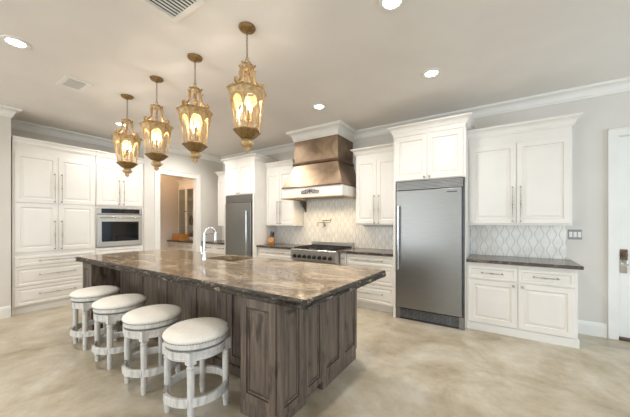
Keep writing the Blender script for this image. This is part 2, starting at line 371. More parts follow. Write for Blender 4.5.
# ------------------------------------------------------------------ cabinets
def pull(L, vert):
    b = MB(); h = L/2
    pts = [(0, -.034, -h+.012), (0, -.034, h-.012)]
    prof = [(.0045, -h), (.0065, -h+.01), (.0065, -h+.02), (.0045, -h+.035), (.0055, -.05), (.008, -.045), (.0055, -.04), (.0055, -.03), (.0095, -.02), (.006, -.011),
            (.0105, 0), (.006, .011), (.0095, .02), (.0055, .03), (.0055, .04), (.008, .045), (.0055, .05), (.0045, h-.035), (.0065, h-.02), (.0065, h-.01), (.0045, h)]
    b.lathe(prof, (0, -.034, 0), 10)
    for z in (-h+.015, h-.015): b.lathe([(.009, 0), (.006, -.006), (.006, -.034)], (0, 0, z), 10, 'y', mi=1)
    if not vert: b.v = [(z, y, x) for x, y, z in b.v]
    return b
def knob():
    return MB().lathe([(.010, 0), (.006, -.006), (.006, -.016), (.014, -.022), (.016, -.028), (.012, -.034), (0, -.036)], n=14, axis='y')
def add_fronts(root, fronts):
    for f in fronts:
        kind, x0, x1, z0, z1, h = f[:6]; fr = f[6] if len(f) > 6 else (.06 if kind == 'door' else .032)
        o = MB().panel(x0, z0, x1, z1, 0, .02, fr).build(kind, ['white', 'glaze'], root)
        if h is None: continue
        if h[0] == 'v': pull(h[3], True).build('handle', ['nickel', 'gun'], o, (h[1], -.02, h[2]), smooth=40)
        elif h[0] == 'h': pull(h[3], False).build('handle', ['nickel', 'gun'], o, (h[1], -.02, h[2]), smooth=40)
        else: knob().build('knob', 'nickel', o, (h[1], -.02, h[2]), smooth=40)
def cabinet(name, label, x, y, rz, w, d, z0, z1, fronts, cr=None, sides='lfr', toe=None, cat='cabinet', plinth=None, group=None):
    r = thing(name, label, cat, (x, y, 0), rz, group)
    MB().box(0, 0, z0, w, d, z1).build('carcass', 'white', r)
    add_fronts(r, fronts)
    if cr:
        c0, c1, p = cr; path = {'lfr': [(0, d), (0, 0), (w, 0), (w, d)], 'f': [(0, 0), (w, 0)], 'fr': [(0, 0), (w, 0), (w, d)], 'lf': [(0, d), (0, 0), (w, 0)]}[sides]
        MB().sweep(path, crown(c0, c1, p)).build('crown_molding', ['white'], r, smooth=30)
        if c0 > z1+.001: pass
        MB().box(.002, .002, z1, w-.002, d-.002, c1-.004).build('top_frieze', 'white', r)
    if toe: MB().box(0, toe, 0, w, d, z0).build('toe_kick', 'trimwhite', r)
    if plinth: MB().box(-.0, -plinth, 0, w+plinth, d, z0).build('plinth', 'trimwhite', r, bevel=.004)
    return r
R90 = radians(90); HL = .47
# tall pantry unit + oven unit in the alcove on the left
cabinet('pantry_cabinet', 'tall cream pantry cabinet with four doors above three wide drawers', -6.015, .969, R90, 1.020, .60, .113, 2.45,
    [('door', .022, .509, 1.69, 2.445, ('v', .468, 1.94, HL)), ('door', .513, 1.0, 1.69, 2.445, ('v', .554, 1.94, HL)),
     ('door', .022, .509, .93, 1.68, ('v', .468, 1.18, HL)), ('door', .513, 1.0, .93, 1.68, ('v', .554, 1.18, HL)),
     ('drawer', .022, 1.0, .72, .868, ('h', .51, .79, .46)), ('drawer', .022, 1.0, .415, .705, ('h', .51, .575, .46)), ('drawer', .022, 1.0, .125, .40, ('h', .51, .275, .46))],
    cr=(2.565, 2.672, .05), sides='f', toe=.03)
oc = thing('oven_cabinet', 'tall cream cabinet built around the wall oven', 'cabinet', (-6.015, 1.993, 0), R90)
b = MB(); b.box(0, 0, 1.655, .805, .60, 2.45); b.box(0, 0, .113, .805, .60, .925); b.box(0, 0, .925, .014, .60, 1.655); b.box(.776, 0, .925, .805, .60, 1.655); b.box(.014, .56, .925, .776, .60, 1.655)
b.build('carcass', 'white', oc)
add_fronts(oc, [('door', .012, .392, 1.70, 2.445, ('v', .355, 1.945, HL)), ('door', .396, .776, 1.70, 2.445, ('v', .433, 1.945, HL)),
                ('drawer', .012, .776, .72, .905, ('h', .39, .81, .46)), ('drawer', .012, .776, .415, .705, ('h', .39, .575, .46)), ('drawer', .012, .776, .125, .40, ('h', .39, .275, .46))])
MB().sweep([(0, 0), (.805, 0)], crown(2.565, 2.672, .05)).build('crown_molding', 'white', oc, smooth=30)
MB().box(.002, .002, 2.45, .803, .598, 2.668).build('top_frieze', 'white', oc)
MB().box(0, .03, 0, .805, .60, .113).build('toe_kick', 'trimwhite', oc)
ov = thing('wall_oven', 'stainless built-in oven with black glass window, set in the tall cabinet', 'oven', (-6.015, 2.011, .93), R90)
MB().box(0, 0, 0, .736, .54, .715).build('body', 'darksteel', ov)
MB().box(-.004, -.02, .61, .742, 0, .718).build('control_panel', 'rangesteel', ov, bevel=.003)
MB().box(.06, -.022, .622, .70, -.0205, .706).build('control_glass', 'blackglass', ov)
dr = MB(); dr.box(-.004, -.03, .006, .742, -.002, .597); dr.build('oven_door', 'rangesteel', ov, bevel=.004)
od = kids(ov)[-1]
for k in kids(ov):
    if k.name.startswith('oven_door'): od = k
MB().box(.062, -.0325, .10, .680, -.0305, .47).build('door_window', 'blackglass', od)
b = MB(); b.lathe([(.014, .03), (.014, .706)], (0, -.075, .545), 14, 'x')
for x in (.06, .68): b.tube([(x, -.03, .545), (x, -.075, .545)], .009, 8)
b.build('handle', 'steelh', od, smooth=40)

# base + counter run on the back wall
YB = 4.14; DB = 4.715-YB
cabinet('base_cabinet', 'short cream base cabinet between pantry doorway and tall freezer', -5.975, YB, 0, .938, DB, .113, .875,
    [('drawer', .01, .465, .70, .868, ('h', .24, .785, .2)), ('drawer', .47, .928, .70, .868, ('h', .70, .785, .2)), ('door', .01, .465, .12, .69, ('knob', .43, .64)), ('door', .47, .928, .12, .69, ('knob', .51, .64))], toe=.05)
cabinet('wall_cabinet', 'narrow cream wall cabinet half hidden left of the tall freezer', -5.735, 4.39, 0, .70, .325, 1.29, 2.42,
    [('door', .01, .348, 1.30, 2.40, ('v', .31, 1.56, HL)), ('door', .352, .69, 1.30, 2.40, ('v', .39, 1.56, HL))], cr=(2.52, 2.61, .06), sides='lf')
cabinet('base_cabinet', 'cream base cabinet with wide drawers left of the range', -4.123, YB, 0, .985, DB, .113, .875,
    [('drawer', .012, .973, .70, .868, ('h', .49, .785, .46)), ('drawer', .012, .973, .415, .69, ('h', .49, .56, .46)), ('drawer', .012, .973, .12, .40, ('h', .49, .275, .46))], toe=.05)
cabinet('wall_cabinet', 'cream two-door wall cabinet left of the copper hood', -4.123, 4.39, 0, .74, .325, 1.31, 2.44,
    [('door', .012, .368, 1.325, 2.42, ('v', .332, 1.58, HL)), ('door', .372, .728, 1.325, 2.42, ('v', .408, 1.58, HL))], cr=(2.53, 2.63, .07), sides='f')
cabinet('wall_cabinet', 'cream two-door wall cabinet between copper hood and steel refrigerator', -2.035, 4.39, 0, .76, .325, 1.345, 2.45,
    [('door', .012, .378, 1.365, 2.43, ('v', .342, 1.60, HL)), ('door', .382, .748, 1.365, 2.43, ('v', .418, 1.60, HL))], cr=(2.53, 2.635, .075), sides='lf')
cabinet('pullout_cabinet', 'slim cream pull-out cabinet right beside the range', -2.206, YB, 0, .118, DB, .113, .875,
    [('drawer', .006, .112, .70, .868, ('h', .059, .785, .07), .022), ('door', .006, .112, .12, .69, None, .022)], toe=.05)
cabinet('base_cabinet', 'cream three-drawer base cabinet between range and steel refrigerator', -2.085, YB, 0, .808, DB, .113, .875,
    [('drawer', .012, .796, .70, .868, ('h', .40, .785, .46)), ('drawer', .012, .796, .415, .69, ('h', .40, .56, .46)), ('drawer', .012, .796, .12, .40, ('h', .40, .275, .46))], toe=.05)
cabinet('base_cabinet', 'low cream cabinet with two drawers and two doors under tiled wall at right', -.332, YB, 0, 1.077, DB, .10, .875,
    [('drawer', .022, .538, .668, .83, ('h', .28, .75, .24)), ('drawer', .546, 1.052, .668, .83, ('h', .80, .75, .24)),
     ('door', .022, .538, .108, .655, ('knob', .498, .62)), ('door', .546, 1.052, .108, .655, ('knob', .588, .62))], plinth=.012)
cabinet('wall_cabinet', 'large cream two-door wall cabinet above tiled wall at far right', -.332, 4.39, 0, 1.074, .325, 1.352, 2.43,
    [('door', .022, .536, 1.375, 2.405, ('v', .498, 1.62, .46)), ('door', .544, 1.056, 1.375, 2.405, ('v', .584, 1.62, .46))], cr=(2.53, 2.645, .08), sides='fr')
def column(name, label, x0, x1, zb, mid, rs=.035, ry=-.02):
    w = x1-x0; r = thing(name, label, 'cabinet', (x0, 4.04, 0))
    MB().box(0, -.02, 0, .035, .675, zb).build('side_panel', 'white', r, bevel=.002)
    MB().box(w-rs, ry, 0, w, .675, zb).build('side_panel', 'white', r, bevel=.002)
    MB().box(0, 0, zb, w, .675, 2.62).build('carcass', 'white', r)
    add_fronts(r, [('door', .03, mid-.002, zb+.012, 2.60, ('knob', mid-.035, zb+.04)), ('door', mid+.002, w-.03, zb+.012, 2.60, ('knob', mid+.035, zb+.04))])
    MB().sweep([(0, .675), (0, 0), (w, 0), (w, .675)], crown(2.665, 2.768, .07)).build('crown_molding', 'white', r, smooth=30)
    MB().box(.002, -.012, 2.62, w-.002, .673, 2.764).build('top_frieze', 'white', r)
    return r
column('refrigerator_cabinet', 'tall cream surround with two small doors above the large steel refrigerator', -1.27, -.334, 1.975, .468, .017, .03)
column('freezer_cabinet', 'tall cream surround with two small doors above the farther steel freezer', -5.03, -4.13, 1.962, .45)
def cooler(name, label, x, w, ztop, handle_left, grille_mat):
    r = thing(name, label, 'refrigerator', (x, 4.03, 0))
    MB().box(0, .01, .0, w, .66, ztop).build('body', 'darksteel', r)
    MB().box(.004, -.03, .168, w-.022, .008, 1.838 if handle_left else 1.795).build('door', 'steel', r, bevel=.006)
    dk = [k for k in kids(r) if k.name.startswith('door')][0]
    MB().box(w-.018, -.005, .0, w, .009, ztop).build('trim_strip', 'darksteel', r)
    g = MB(); g0 = 1.846 if handle_left else 1.805; g.box(0, -.005, g0, w, .009, ztop, 1); n = 6  # dark backing stands in for the shade between the louvres
    for k in range(n):
        z = g0+.006+(ztop-g0-.006)*k/n; g.box(.006, -.022, z, w-.006, -.005, z+(ztop-g0)/n*.68, 0)
    g.build('top_grille', [grille_mat, 'darksteel'], r, bevel=.001)
    g = MB(); g.box(.05, -.004, .03, w-.06, .009, .155, 1)
    for k in range(7): z = .036+.017*k; g.box(.055, -.014, z, w-.065, -.004, z+.007)
    for k in range(9): x1 = .06+(w-.13)*k/8; g.box(x1, -.014, .032, x1+.006, -.003, .152)
    g.build('base_grille', ['midsteel', 'darksteel'], r)
    MB().box(.0, -.012, .006, .05, .009, .16).build('foot_cover', 'steel', r, bevel=.002); MB().box(w-.06, -.012, .006, w, .009, .16).build('foot_cover', 'steel', r, bevel=.002)
    hx = .045 if handle_left else w-.10
    b = MB(); b.lathe([(.015, .72), (.015, 1.62)], (hx, -.085, 0), 16)
    for z in (.77, 1.57): b.tube([(hx, -.03, z), (hx, -.085, z)], .010, 10)
    b.build('handle', 'steelh', dk, smooth=40)
    if handle_left: MB().box(w-.20, -.0325, 1.785, w-.075, -.0305, 1.80).build('nameplate', 'darksteel', dk)
    return r
cooler('refrigerator', 'large single-door stainless refrigerator with handle on its left edge', -1.225, .872, 1.965, True, 'steel')
cooler('freezer', 'farther single-door stainless freezer beside the pantry doorway wall', -4.988, .816, 1.955, False, 'steel')

# stone tops on the back run
def counter(name, label, x0, x1, y0=4.085, nick=0):
    o = MB().box(x0, y0, .876, x1, 4.716, .915).build(name, 'granitedark', bevel=.006); return tag(o, label, 'countertop')
counter('countertop', 'short dark granite worktop left of the freezer', -5.985, -5.035)
counter('countertop', 'dark granite worktop holding the knife block', -4.124, -3.136)
counter('countertop', 'dark granite worktop between range and steel refrigerator', -2.207, -1.275)
counter('countertop', 'dark granite worktop on the low cabinet at far right', -.332, .785)
# tiled splashbacks
w = MB(); w.box(-4.122, 4.708, .916, -1.277, 4.7195, 1.30); w.box(-3.38, 4.708, 1.30, -2.04, 4.7195, 1.83)
struct(w.build('wall_backsplash_range', 'tile'))
struct(MB().box(-.330, 4.708, .916, .738, 4.7195, 1.350).build('wall_backsplash_right', 'tile'))

# ------------------------------------------------------------------ range hood
hd = thing('range_hood', 'aged copper range hood with cream apron over the range', 'range hood', (-2.71, 4.34, 1.82))
MB().box(-3.165, 4.12, 2.46, -2.25, 4.715, 2.93).build('chimney', 'copper', hd, world=True, bevel=.004)
MB().sweep([(-3.165, 4.715), (-3.165, 4.12), (-2.25, 4.12), (-2.25, 4.715)], [(0, 2.43), (.018, 2.43), (.03, 2.445), (.018, 2.465), (.012, 2.48), (0, 2.49)]).build('band', 'copperdark', hd, world=True)
b = MB(); n = 8; rs = []
for k in range(n+1):
    t = k/n; q = t**1.12
    x0 = -3.165+(-3.33+3.165)*q; x1 = -2.25+(-2.085+2.25)*q; y = 4.12+(3.97-4.12)*q; z = 2.455+(2.025-2.455)*t
    rs.append([(x0, y, z), (x1, y, z), (x1, 4.715, z), (x0, 4.715, z)])
b.rings(rs).build('flared_canopy', 'copper', hd, world=True)
MB().sweep([(-3.33, 4.715), (-3.33, 3.97), (-2.085, 3.97), (-2.085, 4.715)], [(0, 2.0), (.012, 2.0), (.016, 2.012), (.010, 2.026), (0, 2.03)]).build('canopy_bead', 'copperdark', hd, world=True)
b = MB(); b.box(-3.33, 3.97, 1.83, -2.085, 3.995, 2.02); b.box(-3.33, 3.995, 1.83, -3.30, 4.70, 2.02); b.box(-2.115, 3.995, 1.83, -2.085, 4.70, 2.02)
b.build('apron', 'white', hd, world=True, bevel=.002)
MB().box(-3.30, 3.995, 1.86, -2.115, 4.70, 1.88).build('underside', 'steel', hd, world=True)
MB().sweep([(-3.33, 4.70), (-3.33, 3.97), (-2.085, 3.97), (-2.085, 4.70)], [(-.03, 1.812), (.014, 1.812), (.018, 1.822), (.008, 1.832), (-.03, 1.832)]).build('lower_molding', 'lamplit_tan', hd, world=True)
MB().sweep([(-3.165, 4.715), (-3.165, 4.12), (-2.25, 4.12), (-2.25, 4.715)], crown(2.875, CE-.002, .115)).build('crown_molding', 'trimwhite', hd, world=True, smooth=30)
# scrolled applique in the middle of the apron
b = MB(); cx, cz, yy = -2.71, 1.93, 3.962
def spiral(x, z, r, a0, turns, flip):
    return [(x+flip*r*(1-t*.75)*cos(a0+turns*2*pi*t), yy, z+r*(1-t*.75)*sin(a0+turns*2*pi*t)) for t in [k/14 for k in range(15)]]
for fl in (-1, 1):
    b.tube(spiral(cx+fl*.050, cz+.006, .030, pi, -1.1, fl), [.0055*(1-.4*k/14) for k in range(15)], 6)
    b.tube(spiral(cx+fl*.115, cz-.008, .024, pi*.8, -1.1, fl), [.005*(1-.4*k/14) for k in range(15)], 6)
    b.tube([(cx+fl*.015, yy, cz+.005), (cx+fl*.06, yy, cz-.034), (cx+fl*.13, yy, cz-.040), (cx+fl*.195, yy, cz-.034)], [.006, .006, .005, .002], 6)
    for q, h in ((.082, .040), (.145, .022), (.172, .006)): b.tube([(cx+fl*q, yy, cz-.032), (cx+fl*(q+.010), yy, cz+h*.4), (cx+fl*(q+.002), yy, cz+h)], [.005, .005, .0015], 6)
b.tube([(cx, yy, cz-.040), (cx, yy, cz), (cx, yy, cz+.052)], [.007, .011, .002], 8); b.ball((cx, yy, cz-.012), .012)
b.build('scroll_ornament', 'brown', hd, world=True, smooth=50)
for fl, x in ((1, -3.315), (-1, -2.10)):
    pr = [(0, 1.81), (.16, 1.81), (.155, 1.79), (.12, 1.77), (.10, 1.74), (.085, 1.70), (.05, 1.665), (.03, 1.64), (.03, 1.60), (0, 1.59)]
    MB().rings([[(x-.014, 4.705-o, z) for o, z in pr], [(x+.014, 4.705-o, z) for o, z in pr]]).build('corbel', 'copperdark', hd, world=True)
for x in (-3.08, -2.71, -2.34):
    MB().lathe([(.035, 1.848), (.035, 1.862), (.0, 1.862)], (x, 4.22, 0), 16).build('hood_lamp', 'hoodbulb', hd, world=True)
    l = bpy.data.lights.new('hood_light', 'SPOT'); l.energy = 9; l.color = (1, .78, .52); l.spot_size = radians(150); l.spot_blend = .6; l.shadow_soft_size = .04
    o = bpy.data.objects.new('hood_light', l); C.objects.link(o); o.location = (x, 4.24, 1.84)

# ------------------------------------------------------------------ range
rg = thing('range', 'stainless professional gas range with row of dark knobs under the hood', 'stove', (-2.672, 4.34, 0))
X0, X1 = -3.13, -2.214
MB().box(X0, 4.02, .12, X1, 4.70, .895).build('body', 'rangesteel', rg, world=True, bevel=.003)
b = MB()
for x in (X0+.05, X1-.05):
    for y in (4.08, 4.62): b.lathe([(.02, 0), (.02, .12)], (x, y, 0), 12)
b.build('feet', 'darksteel', rg, world=True)
MB().lathe([(.0, X0), (.024, X0), (.024, X1), (0, X1)], (0, 3.985, .888), 14, 'x').build('bullnose', 'steelh', rg, world=True, smooth=40)
MB().rings([[(x, 4.02, .70), (x, 3.975, .715), (x, 3.965, .865), (x, 4.02, .90)] for x in (X0, X1)]).build('control_panel', 'rangesteel', rg, world=True)
for k in range(8):
    x = X0+.09+(X1-X0-.18)*k/7
    MB().lathe([(.034, 3.972), (.034, 3.962), (.026, 3.96), (.023, 3.925), (0, 3.923)], (x, 0, .785), 16, 'y').build('knob', 'black', rg, world=True, smooth=40)
dr = MB().box(X0+.01, 3.99, .22, X1-.01, 4.02, .685).build('oven_door', 'rangesteel', rg, world=True, bevel=.004)
b = MB(); b.lathe([(.014, X0+.04), (.014, X1-.04)], (0, 3.93, .645), 12, 'x')
for x in (X0+.09, X1-.09): b.tube([(x, 3.99, .645), (x, 3.93, .645)], .009, 8)
b.shift(tuple(-q for q in rg.location)).build('handle', 'steelh', dr, smooth=40)
MB().box(X0+.2, 3.986, .32, X1-.2, 3.9895, .56).shift(tuple(-q for q in rg.location)).build('door_window', 'blackglass', dr)
MB().box(X0+.01, 4.03, .895, X1-.01, 4.64, .903).build('cooktop', 'darksteel', rg, world=True)
for k in range(3):
    g = MB(); a = X0+.02+.292*k; e = a+.285
    for y in (4.05, 4.19, 4.335, 4.48, 4.62): g.box(a, y-.007, .925, e, y+.007, .942)
    for x in (a, (a+e)/2-.007, e-.014): g.box(x, 4.043, .922, x+.014, 4.627, .938)
    for x in (a, e-.014):
        for y in (4.05, 4.607): g.box(x, y, .903, x+.014, y+.014, .93)
    g.build('grate', 'black', rg, world=True)
    for y in (4.19, 4.48): MB().lathe([(.05, .903), (.05, .912), (.03, .922), (0, .922)], ((a+e)/2, y, 0), 16).build('burner', 'black', rg, world=True, smooth=40)
b = MB(); b.box(X0, 4.645, .895, X1, 4.70, 1.0); b.box(X0, 4.625, .985, X1, 4.70, 1.005); b.build('backguard', 'rangesteel', rg, world=True, bevel=.003)

# pot filler
pf = thing('pot_filler', 'brushed pot filler tap folded out from the tile above the range', 'tap', (-2.86, 4.705, 1.30))
MB().lathe([(.034, 4.708), (.034, 4.700), (.014, 4.695), (.014, 4.66)], (-2.86, 0, 1.33), 18, 'y').build('wall_flange', 'nickel', pf, world=True, smooth=40)
MB().tube([(-2.86, 4.66, 1.29), (-2.86, 4.66, 1.33), (-2.86, 4.66, 1.43)], .012, 10).build('riser', 'nickel', pf, world=True, smooth=40)
MB().tube([(-2.90, 4.665, 1.42), (-2.86, 4.66, 1.42), (-2.62, 4.52, 1.42)], .010, 10).build('arm', 'nickel', pf, world=True, smooth=40)
MB().tube([(-2.62, 4.52, 1.445), (-2.62, 4.52, 1.39), (-2.67, 4.45, 1.385), (-2.78, 4.36, 1.385), (-2.80, 4.345, 1.37), (-2.80, 4.345, 1.31)], .010, 10).build('spout', 'nickel', pf, world=True, smooth=40)
b = MB(); b.tube([(-2.62, 4.52, 1.45), (-2.58, 4.49, 1.455)], .006, 8); b.tube([(-2.86, 4.655, 1.30), (-2.86, 4.61, 1.285)], .006, 8); b.build('valve_lever', 'nickel', pf, world=True, smooth=40)

# knife block with knives
kb = MB().rings([[(-.055, -.05, 0), (.075, -.05, 0), (.095, -.05, .05), (.045, -.05, .15), (-.045, -.05, .095)], [(-.055, .05, 0), (.075, .05, 0), (.095, .05, .05), (.045, .05, .15), (-.045, .05, .095)]])
o = tag(kb.build('knife_block', 'boxwood', None, (-4.0, 4.42, .9155), radians(-60), bevel=.004), 'honey wood knife block on the dark worktop left of the range', 'knife block')
for k, (sx, sy) in enumerate(((-.02, -.03), (-.02, .0), (-.02, .03), (.02, -.02), (.02, .02))):
    p = Vector((sx, sy, .116+(sx+.045)*.6)); dr_ = Vector((-.45, 0, .89))
    rot = Matrix.Rotation(radians(-60), 3, 'Z'); base = rot @ p + Vector((-4.0, 4.42, .9155))
    b = MB(); q0 = rot @ (dr_*.002); q1 = rot @ (dr_*.07); q2 = rot @ (dr_*.13)
    b.tube([q0, q1, q2], [.009, .011, .010], 8)
    kn = b.build('kitchen_knife', 'black', None, base, smooth=40)
    tag(kn, 'black-handled kitchen knife standing in the honey wood block', 'knife', 'knives in the block')

# light switch by the right wall cabinet
sw = thing('light_switch', 'three-gang light switch in grey plate beside the tiled wall', 'light switch', (.822, 4.7195, 1.236))
MB().box(-.065, -.006, -.062, .065, 0, .062).build('switch_plate', 'plate', sw, bevel=.003)
for x in (-.041, 0, .041): MB().box(x-.016, -.010, -.034, x+.016, -.006, .034).build('rocker', 'trimwhite', sw, bevel=.002)

# ------------------------------------------------------------------ pantry seen through the doorway
cabinet('pantry_base_cabinet', 'cream drawer cabinet inside the pantry seen through the doorway', -7.295, 4.02, 0, 1.165, .69, .10, .875,
    [('drawer', .01, .39, .68, .868, ('h', .2, .775, .18)), ('drawer', .395, .775, .68, .868, ('h', .585, .775, .18)), ('drawer', .78, 1.155, .68, .868, ('h', .97, .775, .18)),
     ('door', .01, .39, .11, .67, None), ('door', .395, .775, .11, .67, None), ('door', .78, 1.155, .11, .67, None)], toe=.05)
tag(MB().box(-7.298, 3.965, .876, -6.128, 4.716, .915).build('pantry_countertop', 'granitedark', bevel=.005), 'dark worktop inside the pantry holding a wooden box', 'countertop')
pc = thing('display_cabinet', 'cream glass-door display cabinet standing in the pantry', 'cabinet', (-7.295, 4.27, .916))
b = MB(); PW = 1.16
for x in (0, PW-.02): b.box(x, .02, 0, x+.02, .44, 1.40)
b.box(0, .42, 0, PW, .44, 1.40); b.box(0, .02, 1.40, PW, .44, 1.50); b.box(0, .02, 0, PW, .44, .03)
b.build('carcass', 'white', pc)
for z in (.36, .70, 1.04): MB().box(.02, .04, z, PW-.02, .42, z+.02).build('shelf', 'white', pc)
for k in range(3):
    a = .01+k*.382; e = a+.376; d = MB()
    d.box(a, 0, .035, a+.045, .02, 1.395); d.box(e-.045, 0, .035, e, .02, 1.395); d.box(a+.045, 0, .035, e-.045, .02, .08); d.box(a+.045, 0, 1.34, e-.045, .02, 1.395)
    dd = d.build('glass_door', 'white', pc); MB().box(a+.045, .008, .08, e-.045, .012, 1.34).build('pane', 'cabglass', dd)
    knob().build('knob', 'gun', dd, (e-.022 if k % 2 == 0 else a+.022, 0, .75), smooth=40)
MB().sweep([(0, .02), (PW, .02)], crown(1.50, 1.60, .06)).build('crown_molding', 'white', pc, smooth=30)
bx = MB(); bx.box(0, 0, 0, .36, .24, .012); bx.box(0, 0, .012, .36, .015, .16); bx.box(0, .225, .012, .36, .24, .16); bx.box(0, .015, .012, .015, .225, .16); bx.box(.345, .015, .012, .36, .225, .16)
tag(bx.build('wooden_box', 'boxwood', None, (-7.10, 4.0, .9155), bevel=.003), 'open honey wood box on the pantry worktop', 'box')
for i, (x, z, r, h, L) in enumerate(((-6.86, .946, .07, .20, 'dark jar on the lowest shelf behind the pantry glass doors'), (-6.60, 1.297, .08, .18, 'squat dark jar on the middle pantry shelf'), (-6.98, 1.297, .05, .24, 'tall dark jar on the middle pantry shelf'))):
    j = thing('storage_jar', L, 'jar', (x, 4.47, z), 0, 'jars in the pantry display cabinet')
    MB().lathe([(0, 0), (r*.8, 0), (r, h*.3), (r, h*.75), (r*.6, h*.92), (r*.6, h)], n=18).build('jar_body', 'jar', j, smooth=40)
    MB().lathe([(r*.66, h), (r*.66, h+.02), (.012, h+.025), (.014, h+.045), (0, h+.048)], n=18).build('jar_lid', 'darkgold', j, smooth=40)
pl = bpy.data.lights.new('pantry_lamp', 'POINT'); pl.energy = 11; pl.color = (1, .68, .42); pl.shadow_soft_size = .08
o = bpy.data.objects.new('pantry_lamp', pl); C.objects.link(o); o.location = (-6.6, 3.5, 2.85)

# ------------------------------------------------------------------ island
isl = thing('kitchen_island', 'long grey-brown stained wooden kitchen island base with raised panels', 'kitchen island', (-2.9, 2.05, 0))
def ib(b, name, mats=('wood', 'woodgroove'), **k): return b.build(name, mats, isl, world=True, **k)
ib(MB().box(-4.60, 1.735, .10, -1.235, 2.60, .70).box(-4.60, 1.735, .70, -3.25, 2.60, .853).box(-2.58, 1.735, .70, -1.235, 2.60, .853).box(-3.25, 1.735, .70, -2.58, 2.18, .853), 'carcass')
for x0, x1 in ((-4.632, -4.339), (-1.565, -1.226)):
    p = MB().box(x0, 1.411, .11, x1, 1.734, .853); p.box(x0-.006, 1.398, 0, x1+.0, 1.734, .11)
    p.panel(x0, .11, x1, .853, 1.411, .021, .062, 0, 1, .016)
    ib(p, 'end_post')
n = 5; xs = [-4.339+(2.774)*k/n for k in range(n+1)]
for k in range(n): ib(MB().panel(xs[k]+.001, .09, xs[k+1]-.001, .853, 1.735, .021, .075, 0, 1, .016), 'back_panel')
ib(MB().box(-4.339, 1.70, 0, -1.565, 1.734, .09), 'plinth')
def endp(y0, y1, xf, z0=.10):
    p = MB().panel(y0, z0, y1, .853, 0, .022, .055, 0, 1, .016); p.turn(R90); p.shift((xf-.022, 0, 0)); return p
for y0, y1, xf in ((1.391, 1.669, -1.195), (1.671, 1.949, -1.195), (1.957, 2.290, -1.203), (2.292, 2.615, -1.203)):
    ib(endp(y0, y1, xf, .085 if y0 < 1.9 else .10), 'end_panel')
ib(MB().box(-1.30, 1.41, 0, -1.262, 1.96, .10), 'toe_kick')
ib(MB().box(-1.30, 1.957, 0, -1.207, 2.60, .10), 'plinth')
ib(MB().box(-4.60, 2.52, 0, -1.30, 2.56, .10), 'toe_kick')
for k in range(6):
    x0 = -4.59+k*.558; p = MB().panel(-.001-x0-.556, .11, -x0, .853, 0, .022, .06, 0, 1, .016); p.turn(pi); p.shift((0, 2.60, 0)); ib(p, 'door_panel')

# chiselled slab with sink cut-out
SX0, SX1, SY0, SY1 = -3.20, -2.66, 2.24, 2.60
def outline():
    c = [(-4.85, 1.372), (-.965, 1.372), (-.915, 2.69), (-4.85, 2.69)]; pts = []; R = .03
    for i in range(4):
        a = Vector(c[i]); e = Vector(c[(i+1) % 4]); L = (e-a).length; n = int(L/.035); d = (e-a)/L
        for k in range(n+1):
            t = R+(L-2*R)*k/n; pts.append(a+d*t)
        nd2 = (Vector(c[(i+2) % 4])-e).normalized(); cc = e-d*R+nd2*R
        for q in (1, 2): t = q/3*pi/2; pts.append(cc-nd2*R*cos(t)+d*R*sin(t))
    return pts
P = outline(); N = len(P); cen = Vector((-2.9, 2.03))
nrm = []
for i in range(N):
    d = (P[(i+1) % N]-P[i-1]).normalized(); nrm.append(Vector((d.y, -d.x)))
rn = random.Random(3)
def ring(off, z, j, jz):
    r = []; s = 0
    for i in range(N):
        s = s*.72+rn.uniform(-1, 1)*.62
        p = P[i]+nrm[i]*(off+s*j); r.append((p.x-cen.x, p.y-cen.y, z+rn.uniform(-1, 1)*jz))
    return r
top = ring(-.012, .920, .004, 0)
rs = [ring(-.05, .856, .003, 0), ring(-.006, .857, .005, .002), ring(.004, .868, .010, .004), ring(-.004, .884, .011, .004), ring(.005, .899, .009, .004), ring(-.003, .911, .005, .002), top]
bm = bmesh.new(); L = [[bm.verts.new(q) for q in r] for r in rs]
for a, e in zip(L, L[1:]):
    for i in range(N):
        f = bm.faces.new((a[i], a[(i+1) % N], e[(i+1) % N], e[i])); f.material_index = 1
hole = [(SX0, SY0), (SX1, SY0), (SX1, SY1), (SX0, SY1)]
def cap(loop, z, mi):
    hv = [bm.verts.new((x-cen.x, y-cen.y, z)) for x, y in hole]
    ed = [bm.edges.get((loop[i], loop[(i+1) % N])) or bm.edges.new((loop[i], loop[(i+1) % N])) for i in range(N)]
    ed += [bm.edges.new((hv[i], hv[(i+1) % 4])) for i in range(4)]
    g = bmesh.ops.triangle_fill(bm, use_beauty=True, use_dissolve=False, edges=ed)
    for f in g['geom']:
        if isinstance(f, bmesh.types.BMFace): f.material_index = mi
    return hv
h1 = cap(L[-1], .920, 0); h0 = cap(L[0], .856, 1)
for i in range(4): bm.faces.new((h0[i], h0[(i+1) % 4], h1[(i+1) % 4], h1[i])).material_index = 0
bmesh.ops.recalc_face_normals(bm, faces=bm.faces[:])
me = bpy.data.meshes.new('island_countertop'); bm.to_mesh(me); bm.free(); me.materials.append(M['granite']); me.materials.append(M['chisel'])
o = bpy.data.objects.new('island_countertop', me); C.objects.link(o); o.location = (cen.x, cen.y, 0)
tag(o, 'huge brown swirled granite island top with rough chiselled edge', 'countertop')
